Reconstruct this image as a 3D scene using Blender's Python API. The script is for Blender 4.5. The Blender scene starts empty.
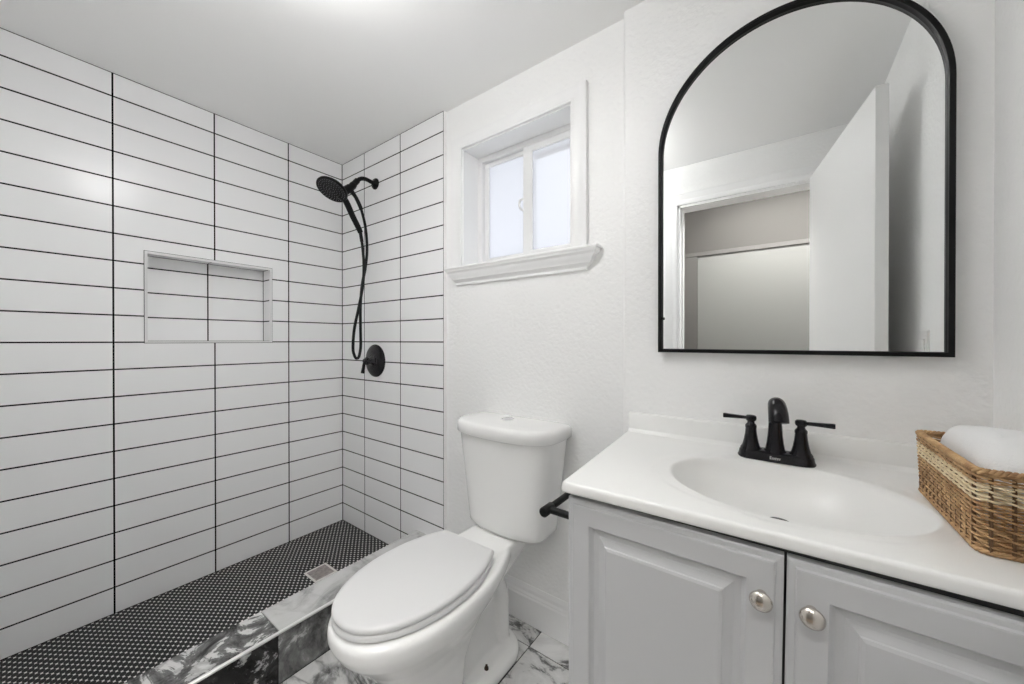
import bpy, bmesh, math, random
from mathutils import Vector, Matrix, noise

# ---------------------------------------------------------------- scene, camera, light
sc = bpy.context.scene
COL = sc.collection
H = 1.10                       # eye height: all heights below are written as H + (height over the eye)
PI = math.pi

cam_data = bpy.data.cameras.new('camera')
cam = bpy.data.objects.new('camera', cam_data)
COL.objects.link(cam)
cam_data.sensor_fit = 'HORIZONTAL'
cam_data.sensor_width = 36.0
cam_data.lens = 36.0 * 365.4 / 1024.0
cam_data.clip_start = 0.01
cam.location = (0, 0, H)
cam.rotation_euler = (PI / 2 - 0.0039, 0, 0.632)
sc.camera = cam

sc.view_settings.view_transform = 'Standard'
sc.view_settings.look = 'None'
sc.view_settings.gamma = 1.0
sc.view_settings.use_curve_mapping = False
sc.view_settings.exposure = 1.74
sc.cycles.use_denoising = True
sc.cycles.max_bounces = 14
sc.cycles.diffuse_bounces = 10
sc.cycles.glossy_bounces = 6
sc.cycles.transmission_bounces = 8
sc.cycles.sample_clamp_indirect = 4.0

world = bpy.data.worlds.new('sky')
sc.world = world
world.use_nodes = True
wbg = world.node_tree.nodes['Background']
wbg.inputs['Color'].default_value = (0.95, 0.965, 1.0, 1)
wbg.inputs['Strength'].default_value = 0.34
LAMP_EMIT = 9.0               # frosted bowl of the ceiling lamp, from below
LAMP_UP = 24.0                 # upward glow added to its top to brighten the ceiling
HALL_EMIT = 10.0               # added fill panel in the hall, lights the bathroom through the doorway


# ---------------------------------------------------------------- materials
def mat(name, color, rough=0.5, metal=0.0, bump=None, coat=0.0, spec=0.5, noise_col=None):
    m = bpy.data.materials.new(name)
    m.use_nodes = True
    nt = m.node_tree
    b = nt.nodes['Principled BSDF']
    b.inputs['Base Color'].default_value = (*color, 1)
    b.inputs['Roughness'].default_value = rough
    b.inputs['Metallic'].default_value = metal
    b.inputs['Coat Weight'].default_value = coat
    b.inputs['Specular IOR Level'].default_value = spec
    tc = nt.nodes.new('ShaderNodeTexCoord')
    if bump:
        scale, strength, dist = bump
        n = nt.nodes.new('ShaderNodeTexNoise')
        n.inputs['Scale'].default_value = scale
        n.inputs['Detail'].default_value = 3
        nt.links.new(tc.outputs['Object'], n.inputs['Vector'])
        bp = nt.nodes.new('ShaderNodeBump')
        bp.inputs['Strength'].default_value = strength
        bp.inputs['Distance'].default_value = dist
        nt.links.new(n.outputs['Fac'], bp.inputs['Height'])
        nt.links.new(bp.outputs['Normal'], b.inputs['Normal'])
    if noise_col:
        scale, c2 = noise_col
        n = nt.nodes.new('ShaderNodeTexNoise')
        n.inputs['Scale'].default_value = scale
        n.inputs['Detail'].default_value = 5
        nt.links.new(tc.outputs['Object'], n.inputs['Vector'])
        r = nt.nodes.new('ShaderNodeValToRGB')
        r.color_ramp.elements[0].position = 0.35
        r.color_ramp.elements[1].position = 0.65
        r.color_ramp.elements[0].color = (*color, 1)
        r.color_ramp.elements[1].color = (*c2, 1)
        nt.links.new(n.outputs['Fac'], r.inputs['Fac'])
        nt.links.new(r.outputs['Color'], b.inputs['Base Color'])
    return m


def emit_mat(name, color, strength):
    m = bpy.data.materials.new(name)
    m.use_nodes = True
    nt = m.node_tree
    nt.nodes.remove(nt.nodes['Principled BSDF'])
    e = nt.nodes.new('ShaderNodeEmission')
    e.inputs['Color'].default_value = (*color, 1)
    e.inputs['Strength'].default_value = strength
    nt.links.new(e.outputs[0], nt.nodes['Material Output'].inputs['Surface'])
    return m


def marble(name, stops, scale, distort, rough=0.25, vein=0.0, seed=0.0, stretch=(1, 1, 1)):
    """stops: list of (pos, grey) for a distorted-noise ramp"""
    m = bpy.data.materials.new(name)
    m.use_nodes = True
    nt = m.node_tree
    N, L = nt.nodes, nt.links
    b = N['Principled BSDF']
    b.inputs['Roughness'].default_value = rough
    tc = N.new('ShaderNodeTexCoord')
    mp = N.new('ShaderNodeMapping')
    mp.inputs['Location'].default_value = (seed, seed * 0.7, seed * 1.3)
    mp.inputs['Rotation'].default_value = (0, 0, 0.6)
    mp.inputs['Scale'].default_value = stretch
    L.new(tc.outputs['Object'], mp.inputs['Vector'])
    n = N.new('ShaderNodeTexNoise')
    n.inputs['Scale'].default_value = scale
    n.inputs['Detail'].default_value = 11
    n.inputs['Roughness'].default_value = 0.68
    n.inputs['Distortion'].default_value = distort
    L.new(mp.outputs['Vector'], n.inputs['Vector'])
    r = N.new('ShaderNodeValToRGB')
    e = r.color_ramp.elements
    while len(e) < len(stops):
        e.new(0.5)
    for k, (p, g) in enumerate(stops):
        e[k].position = p
        e[k].color = (g, g, g * 0.99, 1)
    L.new(n.outputs['Fac'], r.inputs['Fac'])
    out = r.outputs['Color']
    if vein > 0:
        n2 = N.new('ShaderNodeTexNoise')
        n2.inputs['Scale'].default_value = scale * 0.7
        n2.inputs['Detail'].default_value = 5
        n2.inputs['Distortion'].default_value = distort * 1.6
        mp2 = N.new('ShaderNodeMapping')
        mp2.inputs['Location'].default_value = (seed + 3.1, 1.7, 0)
        L.new(mp.outputs['Vector'], mp2.inputs['Vector'])
        L.new(mp2.outputs['Vector'], n2.inputs['Vector'])
        s = N.new('ShaderNodeMath'); s.operation = 'SUBTRACT'
        s.inputs[1].default_value = 0.5
        L.new(n2.outputs['Fac'], s.inputs[0])
        a = N.new('ShaderNodeMath'); a.operation = 'ABSOLUTE'
        L.new(s.outputs[0], a.inputs[0])
        mr = N.new('ShaderNodeMapRange')
        mr.inputs['From Min'].default_value = 0.0
        mr.inputs['From Max'].default_value = 0.045
        mr.inputs['To Min'].default_value = 1.0 - vein
        mr.inputs['To Max'].default_value = 1.0
        L.new(a.outputs[0], mr.inputs['Value'])
        mx = N.new('ShaderNodeMix'); mx.data_type = 'RGBA'; mx.blend_type = 'MULTIPLY'
        mx.inputs['Factor'].default_value = 1.0
        L.new(out, mx.inputs['A'])
        L.new(mr.outputs['Result'], mx.inputs['B'])
        out = mx.outputs['Result']
    L.new(out, b.inputs['Base Color'])
    return m


def mosaic_mat():
    """small black rounded lozenge mosaic, pale grout showing where four meet"""
    m = bpy.data.materials.new('black_mosaic')
    m.use_nodes = True
    nt = m.node_tree
    N, L = nt.nodes, nt.links
    b = N['Principled BSDF']
    tc = N.new('ShaderNodeTexCoord')
    sp = N.new('ShaderNodeSeparateXYZ')
    L.new(tc.outputs['Object'], sp.inputs[0])

    def mth(op, a, c=None, d=None):
        n = N.new('ShaderNodeMath'); n.operation = op
        for k, v in enumerate((a, c, d)):
            if v is None:
                continue
            if isinstance(v, (int, float)):
                n.inputs[k].default_value = v
            else:
                L.new(v, n.inputs[k])
        return n.outputs[0]
    p_ = mth('DIVIDE', sp.outputs['X'], 0.0310)
    q_ = mth('DIVIDE', sp.outputs['Y'], 0.0208)
    fx = mth('SUBTRACT', mth('FRACT', mth('ADD', p_, mth('ADD', q_, 100.0))), 0.5)
    fy = mth('SUBTRACT', mth('FRACT', mth('ADD', mth('SUBTRACT', p_, q_), 100.0)), 0.5)
    px = mth('POWER', mth('ABSOLUTE', mth('MULTIPLY', fx, 2.0)), 2.2)
    py = mth('POWER', mth('ABSOLUTE', mth('MULTIPLY', fy, 2.0)), 2.2)
    d = mth('POWER', mth('ADD', px, py), 1 / 2.2)
    mr = N.new('ShaderNodeMapRange')
    mr.inputs['From Min'].default_value = 0.97
    mr.inputs['From Max'].default_value = 1.10
    L.new(d, mr.inputs['Value'])
    mx = N.new('ShaderNodeMix'); mx.data_type = 'RGBA'
    mx.inputs['A'].default_value = (0.008, 0.008, 0.008, 1)
    mx.inputs['B'].default_value = (0.90, 0.89, 0.86, 1)
    L.new(mr.outputs['Result'], mx.inputs['Factor'])
    L.new(mx.outputs['Result'], b.inputs['Base Color'])
    b.inputs['Roughness'].default_value = 0.45
    b.inputs['Specular IOR Level'].default_value = 0.3
    bp = N.new('ShaderNodeBump')
    bp.invert = True
    bp.inputs['Strength'].default_value = 0.3
    bp.inputs['Distance'].default_value = 0.001
    L.new(mr.outputs['Result'], bp.inputs['Height'])
    L.new(bp.outputs['Normal'], b.inputs['Normal'])
    return m


def frosted_mat(name='frosted_glass', frost=0.75):
    m = bpy.data.materials.new(name)
    m.use_nodes = True
    nt = m.node_tree
    N, L = nt.nodes, nt.links
    N.remove(N['Principled BSDF'])
    t = N.new('ShaderNodeBsdfTransparent')
    t.inputs['Color'].default_value = (0.97, 0.98, 1, 1)
    d = N.new('ShaderNodeBsdfTranslucent')
    d.inputs['Color'].default_value = (0.95, 0.965, 1.0, 1)
    g = N.new('ShaderNodeBsdfGlossy')
    g.inputs['Roughness'].default_value = 0.25
    a = N.new('ShaderNodeMixShader'); a.inputs['Fac'].default_value = frost
    L.new(t.outputs[0], a.inputs[1]); L.new(d.outputs[0], a.inputs[2])
    c = N.new('ShaderNodeMixShader'); c.inputs['Fac'].default_value = 0.05
    L.new(a.outputs[0], c.inputs[1]); L.new(g.outputs[0], c.inputs[2])
    L.new(c.outputs[0], N['Material Output'].inputs['Surface'])
    return m


M_WALL = mat('wall_paint', (0.93, 0.93, 0.925), 0.45, bump=(75, 0.6, 0.004))
M_CEIL = mat('ceiling_paint', (0.94, 0.94, 0.935), 0.7, bump=(120, 0.1, 0.001))
M_TRIM = mat('trim_paint', (0.91, 0.91, 0.91), 0.35)
M_TILE = mat('glazed_white_tile', (0.94, 0.94, 0.945), 0.2, bump=(7, 0.05, 0.002), spec=0.35)
M_GROUT = mat('black_grout', (0.006, 0.006, 0.006), 0.95, spec=0.05)
M_NICHE_EDGE = mat('niche_edge_trim', (0.8, 0.8, 0.8), 0.3)
M_MOSAIC = mosaic_mat()
M_MARBLE_DARK = marble('dark_marble', [(0.40, 0.03), (0.46, 0.09), (0.535, 0.20), (0.555, 0.66), (0.70, 0.80)], 9.0, 0.7, 0.2, vein=0.35, seed=6.1)
M_MARBLE_BLACK = marble('black_marble', [(0.40, 0.010), (0.55, 0.02), (0.57, 0.35), (0.64, 0.65)], 9.0, 0.4, 0.15, seed=1.9)
M_MARBLE_GREY = marble('grey_marble', [(0.30, 0.22), (0.40, 0.46), (0.48, 0.60), (0.66, 0.68)], 5.0, 0.8, 0.2, vein=0.12, seed=7.7)
M_MARBLE_MIX = marble('mixed_marble', [(0.38, 0.06), (0.46, 0.16), (0.53, 0.26), (0.55, 0.52), (0.62, 0.62)], 7.0, 0.6, 0.2, vein=0.3, seed=2.2)
M_MARBLE_FLOOR = [marble('white_veined_marble', [(0.34, 0.03), (0.43, 0.18), (0.48, 0.60), (0.62, 0.74)], 3.6, 0.9, 0.22, vein=0.55, seed=s, stretch=(1, 1.7, 1)) for s in (0.0, 5.2, 9.6)]
M_METAL_TRIM = mat('brushed_metal_edge', (0.85, 0.85, 0.83), 0.3, metal=0.6)
M_PORC = mat('white_porcelain', (0.90, 0.90, 0.89), 0.18)
M_SEAT = mat('white_seat_plastic', (0.73, 0.73, 0.73), 0.3)
M_SINK = mat('cultured_marble_white', (0.90, 0.90, 0.885), 0.28)
M_CAB = mat('grey_cabinet_paint', (0.55, 0.555, 0.565), 0.38)
M_CABIN = mat('cabinet_shadow_gap', (0.07, 0.07, 0.07), 0.8)  # near-black colour paints in the shade behind the door gaps
M_BLACK = mat('matte_black_metal', (0.007, 0.007, 0.0075), 0.42, spec=0.18)
M_BLACK_GLOSS = mat('dark_bronze_black_metal', (0.008, 0.0075, 0.010), 0.25, spec=0.3)
M_NOZZLE = mat('grey_rubber_nozzles', (0.16, 0.16, 0.17), 0.5)
M_CHROME = mat('chrome', (0.85, 0.85, 0.86), 0.12, metal=1.0)
M_NICKEL = mat('satin_nickel', (0.66, 0.62, 0.57), 0.24, metal=1.0)
M_MIRROR = mat('mirror_glass', (0.93, 0.94, 0.935), 0.0, metal=1.0)
M_WICKER = mat('brown_wicker', (0.36, 0.20, 0.09), 0.6, noise_col=(38, (0.62, 0.40, 0.20)), bump=(300, 0.4, 0.001))
M_CREAM = mat('cream_wicker', (0.78, 0.63, 0.40), 0.6, noise_col=(38, (0.88, 0.76, 0.54)), bump=(300, 0.4, 0.001))
M_STAKE = mat('dark_wicker_stake', (0.12, 0.06, 0.025), 0.7)
M_TOWEL = mat('white_terry', (0.88, 0.88, 0.88), 0.95, bump=(420, 0.6, 0.0015))
M_ROPE = mat('grey_handle', (0.55, 0.55, 0.54), 0.7, noise_col=(120, (0.75, 0.74, 0.72)))
M_RUST = mat('rusty_bolt', (0.05, 0.028, 0.015), 0.7)
M_STAIN = mat('rust_stain', (0.70, 0.60, 0.50), 0.4)
M_DRAIN = mat('drain_plate', (0.36, 0.33, 0.32), 0.35, metal=0.7, noise_col=(60, (0.52, 0.47, 0.45)))
M_DRAINFR = mat('drain_frame', (0.82, 0.80, 0.77), 0.3, metal=0.2)
M_VINYL = mat('white_vinyl', (0.84, 0.84, 0.84), 0.3)
M_FROST = frosted_mat()
M_FROST2 = frosted_mat('lightly_frosted_glass', 0.35)
M_SWITCH = mat('switch_plastic', (0.86, 0.86, 0.85), 0.3)
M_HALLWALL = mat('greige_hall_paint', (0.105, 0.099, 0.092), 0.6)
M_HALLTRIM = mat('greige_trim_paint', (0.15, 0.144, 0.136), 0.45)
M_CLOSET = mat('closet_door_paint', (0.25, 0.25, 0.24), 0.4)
M_HALLFLOOR = mat('hall_floor', (0.35, 0.27, 0.2), 0.5)
M_DOOR = mat('white_door_paint', (0.90, 0.90, 0.895), 0.35)
M_EAVE = mat('eave_paint', (0.50, 0.46, 0.40), 0.7)
M_LAMP = emit_mat('lamp_diffuser', (1.0, 0.995, 0.985), LAMP_EMIT)
M_LAMPUP = emit_mat('ceiling_fill_emission', (1.0, 0.995, 0.985), LAMP_UP)
M_HALLFILL = emit_mat('hall_fill_diffuser', (1.0, 0.98, 0.95), HALL_EMIT)
M_BADGE = mat('pale_badge', (0.55, 0.55, 0.55), 0.4, metal=0.5)


# ---------------------------------------------------------------- mesh helpers
def obj(name, bm, m, parent=None, smooth=None, loc=None):
    me = bpy.data.meshes.new(name)
    bmesh.ops.recalc_face_normals(bm, faces=bm.faces[:])
    bm.to_mesh(me)
    bm.free()
    for x in (m if isinstance(m, (list, tuple)) else [m]):
        me.materials.append(x)
    o = bpy.data.objects.new(name, me)
    COL.objects.link(o)
    if parent:
        o.parent = parent
        if parent.type == 'EMPTY' or parent.location.length > 0:
            p = parent
            off = Vector((0, 0, 0))
            while p:
                off += Vector(p.location)
                p = p.parent
            o.location = -off
    if smooth is not None:
        for p in me.polygons:
            p.use_smooth = True
        if smooth < 179:
            me.set_sharp_from_angle(angle=math.radians(smooth))
    return o


def empty(name, loc, label=None, cat=None, group=None, kind=None):
    o = bpy.data.objects.new(name, None)
    o.empty_display_size = 0.05
    COL.objects.link(o)
    o.location = loc
    tag(o, label, cat, group, kind)
    return o


def tag(o, label=None, cat=None, group=None, kind=None):
    if label: o['label'] = label
    if cat: o['category'] = cat
    if group: o['group'] = group
    if kind: o['kind'] = kind
    return o


def box(bm, x0, x1, y0, y1, z0, z1, bev=0.0, seg=2, mi=0):
    vs = [bm.verts.new(p) for p in ((x0, y0, z0), (x1, y0, z0), (x1, y1, z0), (x0, y1, z0),
                                    (x0, y0, z1), (x1, y0, z1), (x1, y1, z1), (x0, y1, z1))]
    fs = [bm.faces.new([vs[i] for i in f]) for f in ((3, 2, 1, 0), (4, 5, 6, 7), (0, 1, 5, 4), (1, 2, 6, 5), (2, 3, 7, 6), (3, 0, 4, 7))]
    for f in fs:
        f.material_index = mi
    if bev > 0:
        es = set()
        for f in fs:
            es.update(f.edges)
        r = bmesh.ops.bevel(bm, geom=list(es), offset=bev, segments=seg, profile=0.5, affect='EDGES')
        for f in r['faces']:
            f.material_index = mi
    return vs


def B(*a, **k):
    bm = bmesh.new()
    box(bm, *a, **k)
    return bm


def loft(bm, rings, cap0=True, cap1=True, mi=0):
    """rings: lists of points, equal count, closed"""
    vr = [[bm.verts.new(p) for p in r] for r in rings]
    n = len(vr[0])
    for a, b in zip(vr[:-1], vr[1:]):
        for i in range(n):
            j = (i + 1) % n
            f = bm.faces.new((a[i], a[j], b[j], b[i]))
            f.material_index = mi
    if cap0:
        bm.faces.new(vr[0][::-1]).material_index = mi
    if cap1:
        bm.faces.new(vr[-1]).material_index = mi
    return vr


def tube(bm, pts, r, seg=12, mi=0, cap=True, closed=False):
    pts = [Vector(p) for p in pts]
    n = len(pts)
    rr = r if isinstance(r, (list, tuple)) else [r] * n
    tang = []
    for i in range(n):
        if closed:
            t = pts[(i + 1) % n] - pts[i - 1]
        else:
            t = pts[min(i + 1, n - 1)] - pts[max(i - 1, 0)]
        tang.append(t.normalized())
    up = Vector((0, 0, 1)) if abs(tang[0].z) < 0.9 else Vector((1, 0, 0))
    nrm = (up - tang[0] * up.dot(tang[0])).normalized()
    rings = []
    for i in range(n):
        nrm = (nrm - tang[i] * nrm.dot(tang[i])).normalized()
        bn = tang[i].cross(nrm)
        rings.append([pts[i] + (nrm * math.cos(2 * PI * k / seg) + bn * math.sin(2 * PI * k / seg)) * rr[i] for k in range(seg)])
    if closed:
        rings.append(rings[0])
        vr = [[bm.verts.new(p) for p in q] for q in rings[:-1]]
        vr.append(vr[0])
        for a, b in zip(vr[:-1], vr[1:]):
            for i in range(seg):
                j = (i + 1) % seg
                bm.faces.new((a[i], a[j], b[j], b[i])).material_index = mi
    else:
        loft(bm, rings, cap, cap, mi)


def lathe(bm, prof, origin, axis, seg=40, mi=0, sx=1.0):
    """prof: (radius, distance along axis)"""
    axis = Vector(axis).normalized()
    up = Vector((0, 0, 1)) if abs(axis.z) < 0.9 else Vector((1, 0, 0))
    u = axis.cross(up).normalized()
    v = axis.cross(u)
    o = Vector(origin)
    rings = [[o + axis * d + (u * sx * math.cos(2 * PI * k / seg) + v * math.sin(2 * PI * k / seg)) * max(r, 1e-5) for k in range(seg)] for r, d in prof]
    loft(bm, rings, True, True, mi)


def catmull(pts, n=8):
    pts = [Vector(p) for p in pts]
    P = [pts[0]] + pts + [pts[-1]]
    out = []
    for i in range(1, len(P) - 2):
        for k in range(n):
            t = k / n
            a, b, c, d = P[i - 1], P[i], P[i + 1], P[i + 2]
            out.append(0.5 * ((2 * b) + (c - a) * t + (2 * a - 5 * b + 4 * c - d) * t * t + (3 * b - a - 3 * c + d) * t ** 3))
    out.append(pts[-1])
    return out


def extrude_poly(bm, poly, vec, mi=0):
    vec = Vector(vec)
    loft(bm, [[Vector(p) for p in poly], [Vector(p) + vec for p in poly]], True, True, mi)


# ---------------------------------------------------------------- measured layout
XL = -2.126            # face of the long tiled shower wall
YB = 1.1737            # face of the short tiled shower wall
XT = -1.250            # right end of the tiled shower wall
YW = 1.190             # face of the window wall
YM = 1.165             # face of the mirror wall
XJ = -0.410            # where the window wall meets the mirror wall
XR = 0.347             # right wall
YD = -0.105            # doorway wall
ZC = H + 1.058         # ceiling
ZS = 0.016             # shower floor surface
ROW = 0.108
Z0 = H + 8.9377 * ROW  # topmost row joint
JOINTS_Y = [-0.085, 0.235, 0.557, 0.875]
JOINTS_X = [-1.893, -1.569]
GR = 0.0027            # half joint width

row_z = [ZS] + [Z0 - ROW * k for k in range(18, -1, -1)] + [ZC]


def rect_minus(r, hole):
    a0, a1, z0, z1 = r
    h0, h1, k0, k1 = hole
    if a1 <= h0 or a0 >= h1 or z1 <= k0 or z0 >= k1:
        return [r]
    out = []
    if a0 < h0: out.append((a0, h0, z0, z1))
    if a1 > h1: out.append((h1, a1, z0, z1))
    m0, m1 = max(a0, h0), min(a1, h1)
    if z0 < k0: out.append((m0, m1, z0, k0))
    if z1 > k1: out.append((m0, m1, k1, z1))
    return out


def tile_rects(cuts, lo, hi, zs):
    c = [lo] + [x for x in cuts if lo < x < hi] + [hi]
    for a0, a1 in zip(c[:-1], c[1:]):
        for z0, z1 in zip(zs[:-1], zs[1:]):
            yield (a0, a1, z0, z1)


def tile(bm, conv, r, t=0.0018, e=0.0004, mi=1, full=None):
    """one bevelled tile on a wall; conv(a, z, d) gives the world point, d out of the wall"""
    f = full or r
    a0 = r[0] + (GR if r[0] == f[0] else 0)
    a1 = r[1] - (GR if r[1] == f[1] else 0)
    z0 = r[2] + (GR if r[2] == f[2] else 0)
    z1 = r[3] - (GR if r[3] == f[3] else 0)
    if a1 - a0 < 0.004 or z1 - z0 < 0.004:
        return
    rings = []
    for ins, d in ((0, -0.001), (0, t - e * 0.8), (e, t)):
        rings.append([conv(a0 + ins, z0 + ins, d), conv(a1 - ins, z0 + ins, d), conv(a1 - ins, z1 - ins, d), conv(a0 + ins, z1 - ins, d)])
    loft(bm, rings, False, True, mi)


# ---------------------------------------------------------------- walls, floor, ceiling
# long tiled wall with its niche
NY0, NY1, NZ0, NZ1, ND = 0.325, 0.793, H - 0.0075, H + 0.371, 0.103
T = 0.0018
bm = bmesh.new()
g = XL - T + 0.0012     # grout plane
for a0, a1, z0, z1 in rect_minus((YD - 0.1, YB + 0.12, 0.0, ZC), (NY0, NY1, NZ0, NZ1)):
    box(bm, g - 0.14, g, a0, a1, z0, z1, mi=0)
gx = XL - ND - T + 0.0012
box(bm, gx - 0.02, gx, NY0 - 0.004, NY1 + 0.004, NZ0 - 0.004, NZ1 + 0.004, mi=0)
cv = lambda a, z, d: Vector((XL - T + d, a, z))
for r in tile_rects(JOINTS_Y, YD, YB, row_z):
    for q in rect_minus(r, (NY0 - 0.004, NY1 + 0.004, NZ0 - 0.004, NZ1 + 0.004)):
        tile(bm, cv, q, full=r)
nz = [NZ0 + 0.004] + [z for z in row_z if NZ0 + 0.02 < z < NZ1] + [NZ1]
for r in tile_rects(JOINTS_Y, NY0, NY1, nz):
    tile(bm, lambda a, z, d: Vector((XL - ND - T + d, a, z)), r)
for z0, z1 in zip(nz[:-1], nz[1:]):     # the niche's two sides
    tile(bm, lambda a, z, d: Vector((a, NY1 - d * 0.9 + 0.0002, z)), (XL - ND + 0.001, XL - 0.008, z0, z1))
    tile(bm, lambda a, z, d: Vector((a, NY0 + d * 0.9 - 0.0002, z)), (XL - ND + 0.001, XL - 0.008, z0, z1))
for y0, y1 in ((NY0, 0.557), (0.557, NY1)):
    tile(bm, lambda a, z, d: Vector((z, a, NZ1 - d * 0.9)), (y0, y1, XL - ND + 0.001, XL - 0.008))
    tile(bm, lambda a, z, d: Vector((z, a, NZ0 + d * 0.9)), (y0, y1, XL - ND + 0.001, XL - 0.008))
tag(obj('wall_left', bm, [M_GROUT, M_TILE]), 'long shower wall of white subway tiles with black grout', 'wall', kind='structure')
# niche edge trim
bm = bmesh.new()
w, p = 0.009, 0.0025
rings = []
for ins, d in ((-0.0, -0.006), (-0.0, p), (w, p), (w, -0.01)):
    rings.append([Vector((XL + d, NY0 - 0.002 + ins, NZ0 - 0.002 + ins * 0.8)), Vector((XL + d, NY1 + 0.002 - ins, NZ0 - 0.002 + ins * 0.8)),
                  Vector((XL + d, NY1 + 0.002 - ins, NZ1 + 0.002 - ins)), Vector((XL + d, NY0 - 0.002 + ins, NZ1 + 0.002 - ins))])
loft(bm, rings, False, False)
tag(obj('trim_1', bm, M_NICHE_EDGE), 'thin white edge trim framing the shower niche', 'trim', kind='structure')

# short tiled wall that carries the shower fittings
bm = bmesh.new()
box(bm, XL - 0.02, XT - 0.002, YB + T - 0.0012, YW + 0.12, 0.0, ZC, mi=0)
for r in tile_rects(JOINTS_X, XL, XT, row_z):
    tile(bm, lambda a, z, d: Vector((a, YB + T - d, z)), r)
box(bm, XT - 0.001, XT + 0.003, YB + 0.001, YW + 0.01, 0.0, ZC, 0.0008, mi=2)
tag(obj('wall_back', bm, [M_GROUT, M_TILE, M_WALL]), 'short shower wall of white subway tiles with black grout behind the shower head', 'wall', kind='structure')

# window wall with an opening
WX0, WX1, WZ0, WZ1 = -1.143, -0.604, H + 0.327, H + 0.852
bm = bmesh.new()
for a0, a1, z0, z1 in rect_minus((XT - 0.06, XJ + 0.05, 0.0, ZC), (WX0, WX1, WZ0, WZ1)):
    box(bm, a0, a1, YW, YW + 0.12, z0, z1)
tag(obj('wall_window', bm, M_WALL), 'white textured wall with the small window behind the toilet', 'wall', kind='structure')
# mirror wall: its left end is a softly rounded corner
bm = bmesh.new()
r_ = 0.012
poly = [(XR + 0.1, YM, 0)]
for k in range(7):
    a = PI / 2 * k / 6
    poly.append((XJ + r_ - r_ * math.sin(a), YM + r_ - r_ * math.cos(a), 0))
poly += [(XJ, YW + 0.12, 0), (XR + 0.1, YW + 0.12, 0)]
extrude_poly(bm, poly, (0, 0, ZC))
tag(obj('wall_mirror', bm, M_WALL, smooth=30), 'white textured wall that carries the arched mirror', 'wall', kind='structure')
tag(obj('wall_right', B(XR, XR + 0.1, YD - 0.1, YM + 0.05, 0, ZC), M_WALL), 'white wall at the right end of the vanity', 'wall', kind='structure')

# doorway wall behind the camera
DX0, DX1, DZ = -0.505, 0.150, H + 0.822
bm = bmesh.new()
for a0, a1, z0, z1 in rect_minus((XL - 0.1, XR + 0.05, 0.0, ZC), (DX0, DX1, -0.1, DZ)):
    box(bm, a0, a1, YD - 0.10, YD, z0, z1)
tag(obj('wall_front', bm, M_WALL), 'white wall with the doorway, seen in the mirror', 'wall', kind='structure')
tag(obj('ceiling', B(XL - 0.15, XR + 0.1, YD - 0.1, YW + 0.12, ZC, ZC + 0.08), M_CEIL), 'flat white bathroom ceiling', 'ceiling', kind='structure')

# floor tiles
XCO = -1.287           # outer face of the shower curb
bm = bmesh.new()
box(bm, XL - 0.05, XR + 0.05, YD - 0.12, YW + 0.1, -0.06, -0.0022, mi=0)
random.seed(5)
xs = [-1.29, -0.724, -0.15, 0.42]
ys = [-0.12, 0.17, 0.478, 0.786, 1.094, 1.25]
k = 0
for i in range(3):
    for j in range(5):
        x0, x1, y0, y1 = xs[i] + 0.0016, min(xs[i + 1], XR + 0.02) - 0.0016, ys[j] + 0.0016, ys[j + 1] - 0.0016
        box(bm, x0, x1, y0, y1, -0.012, 0.0, 0.0008, 1, mi=1 + (i * 2 + j) % 3)
tag(obj('floor', bm, [M_GROUT] + M_MARBLE_FLOOR), 'white marble-look floor tiles with dark veins and black grout', 'floor', kind='structure')
tag(obj('floor_shower', B(XL, -1.44, YD, YB + 0.002, -0.002, ZS), M_MOSAIC), 'shower floor of small black mosaic with pale grout', 'floor', kind='structure')

# shower curb
ZT = H - 0.933
XI = -1.440
bm = bmesh.new()
box(bm, XI + 0.004, XCO - 0.004, YD, YB + 0.002, 0.0, ZT - 0.004, mi=0)
yj = 0.502
rows = [(YD, -0.11 + 0.03, 1), (-0.08, yj, 1), (yj, YB + 0.001, 3)]
for y0, y1, mi in rows:
    if y1 - y0 < 0.05:
        continue
    box(bm, XI, XCO - 0.004, y0 + 0.001, y1 - 0.001, ZT - 0.009, ZT, 0.0012, 1, mi=mi)
    box(bm, XI, XI + 0.008, y0 + 0.001, y1 - 0.001, 0.003, ZT - 0.010, mi=mi)
for y0, y1, mi in ((-0.08, 0.497, 2), (0.497, YB + 0.001, 4)):
    box(bm, XCO - 0.008, XCO, y0 + 0.0012, y1 - 0.0012, 0.003, ZT - 0.008, 0.001, 1, mi=mi)
curb = tag(obj('trim_2', bm, [M_GROUT, M_MARBLE_DARK, M_MARBLE_BLACK, M_MARBLE_GREY, M_MARBLE_MIX]), 'marble-tiled shower curb between toilet and shower', 'shower curb', kind='structure')
bm = bmesh.new()
prof = [(XCO - 0.006, ZT - 0.001), (XCO - 0.006, ZT + 0.0022), (XCO - 0.001, ZT + 0.0022), (XCO + 0.0022, ZT), (XCO + 0.0026, ZT - 0.005), (XCO - 0.001, ZT - 0.0075)]
extrude_poly(bm, [(x, YD, z) for x, z in prof], (0, YB - YD, 0))
tag(obj('metal_edge', bm, M_METAL_TRIM, curb), 'pale metal edge strip')

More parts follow.
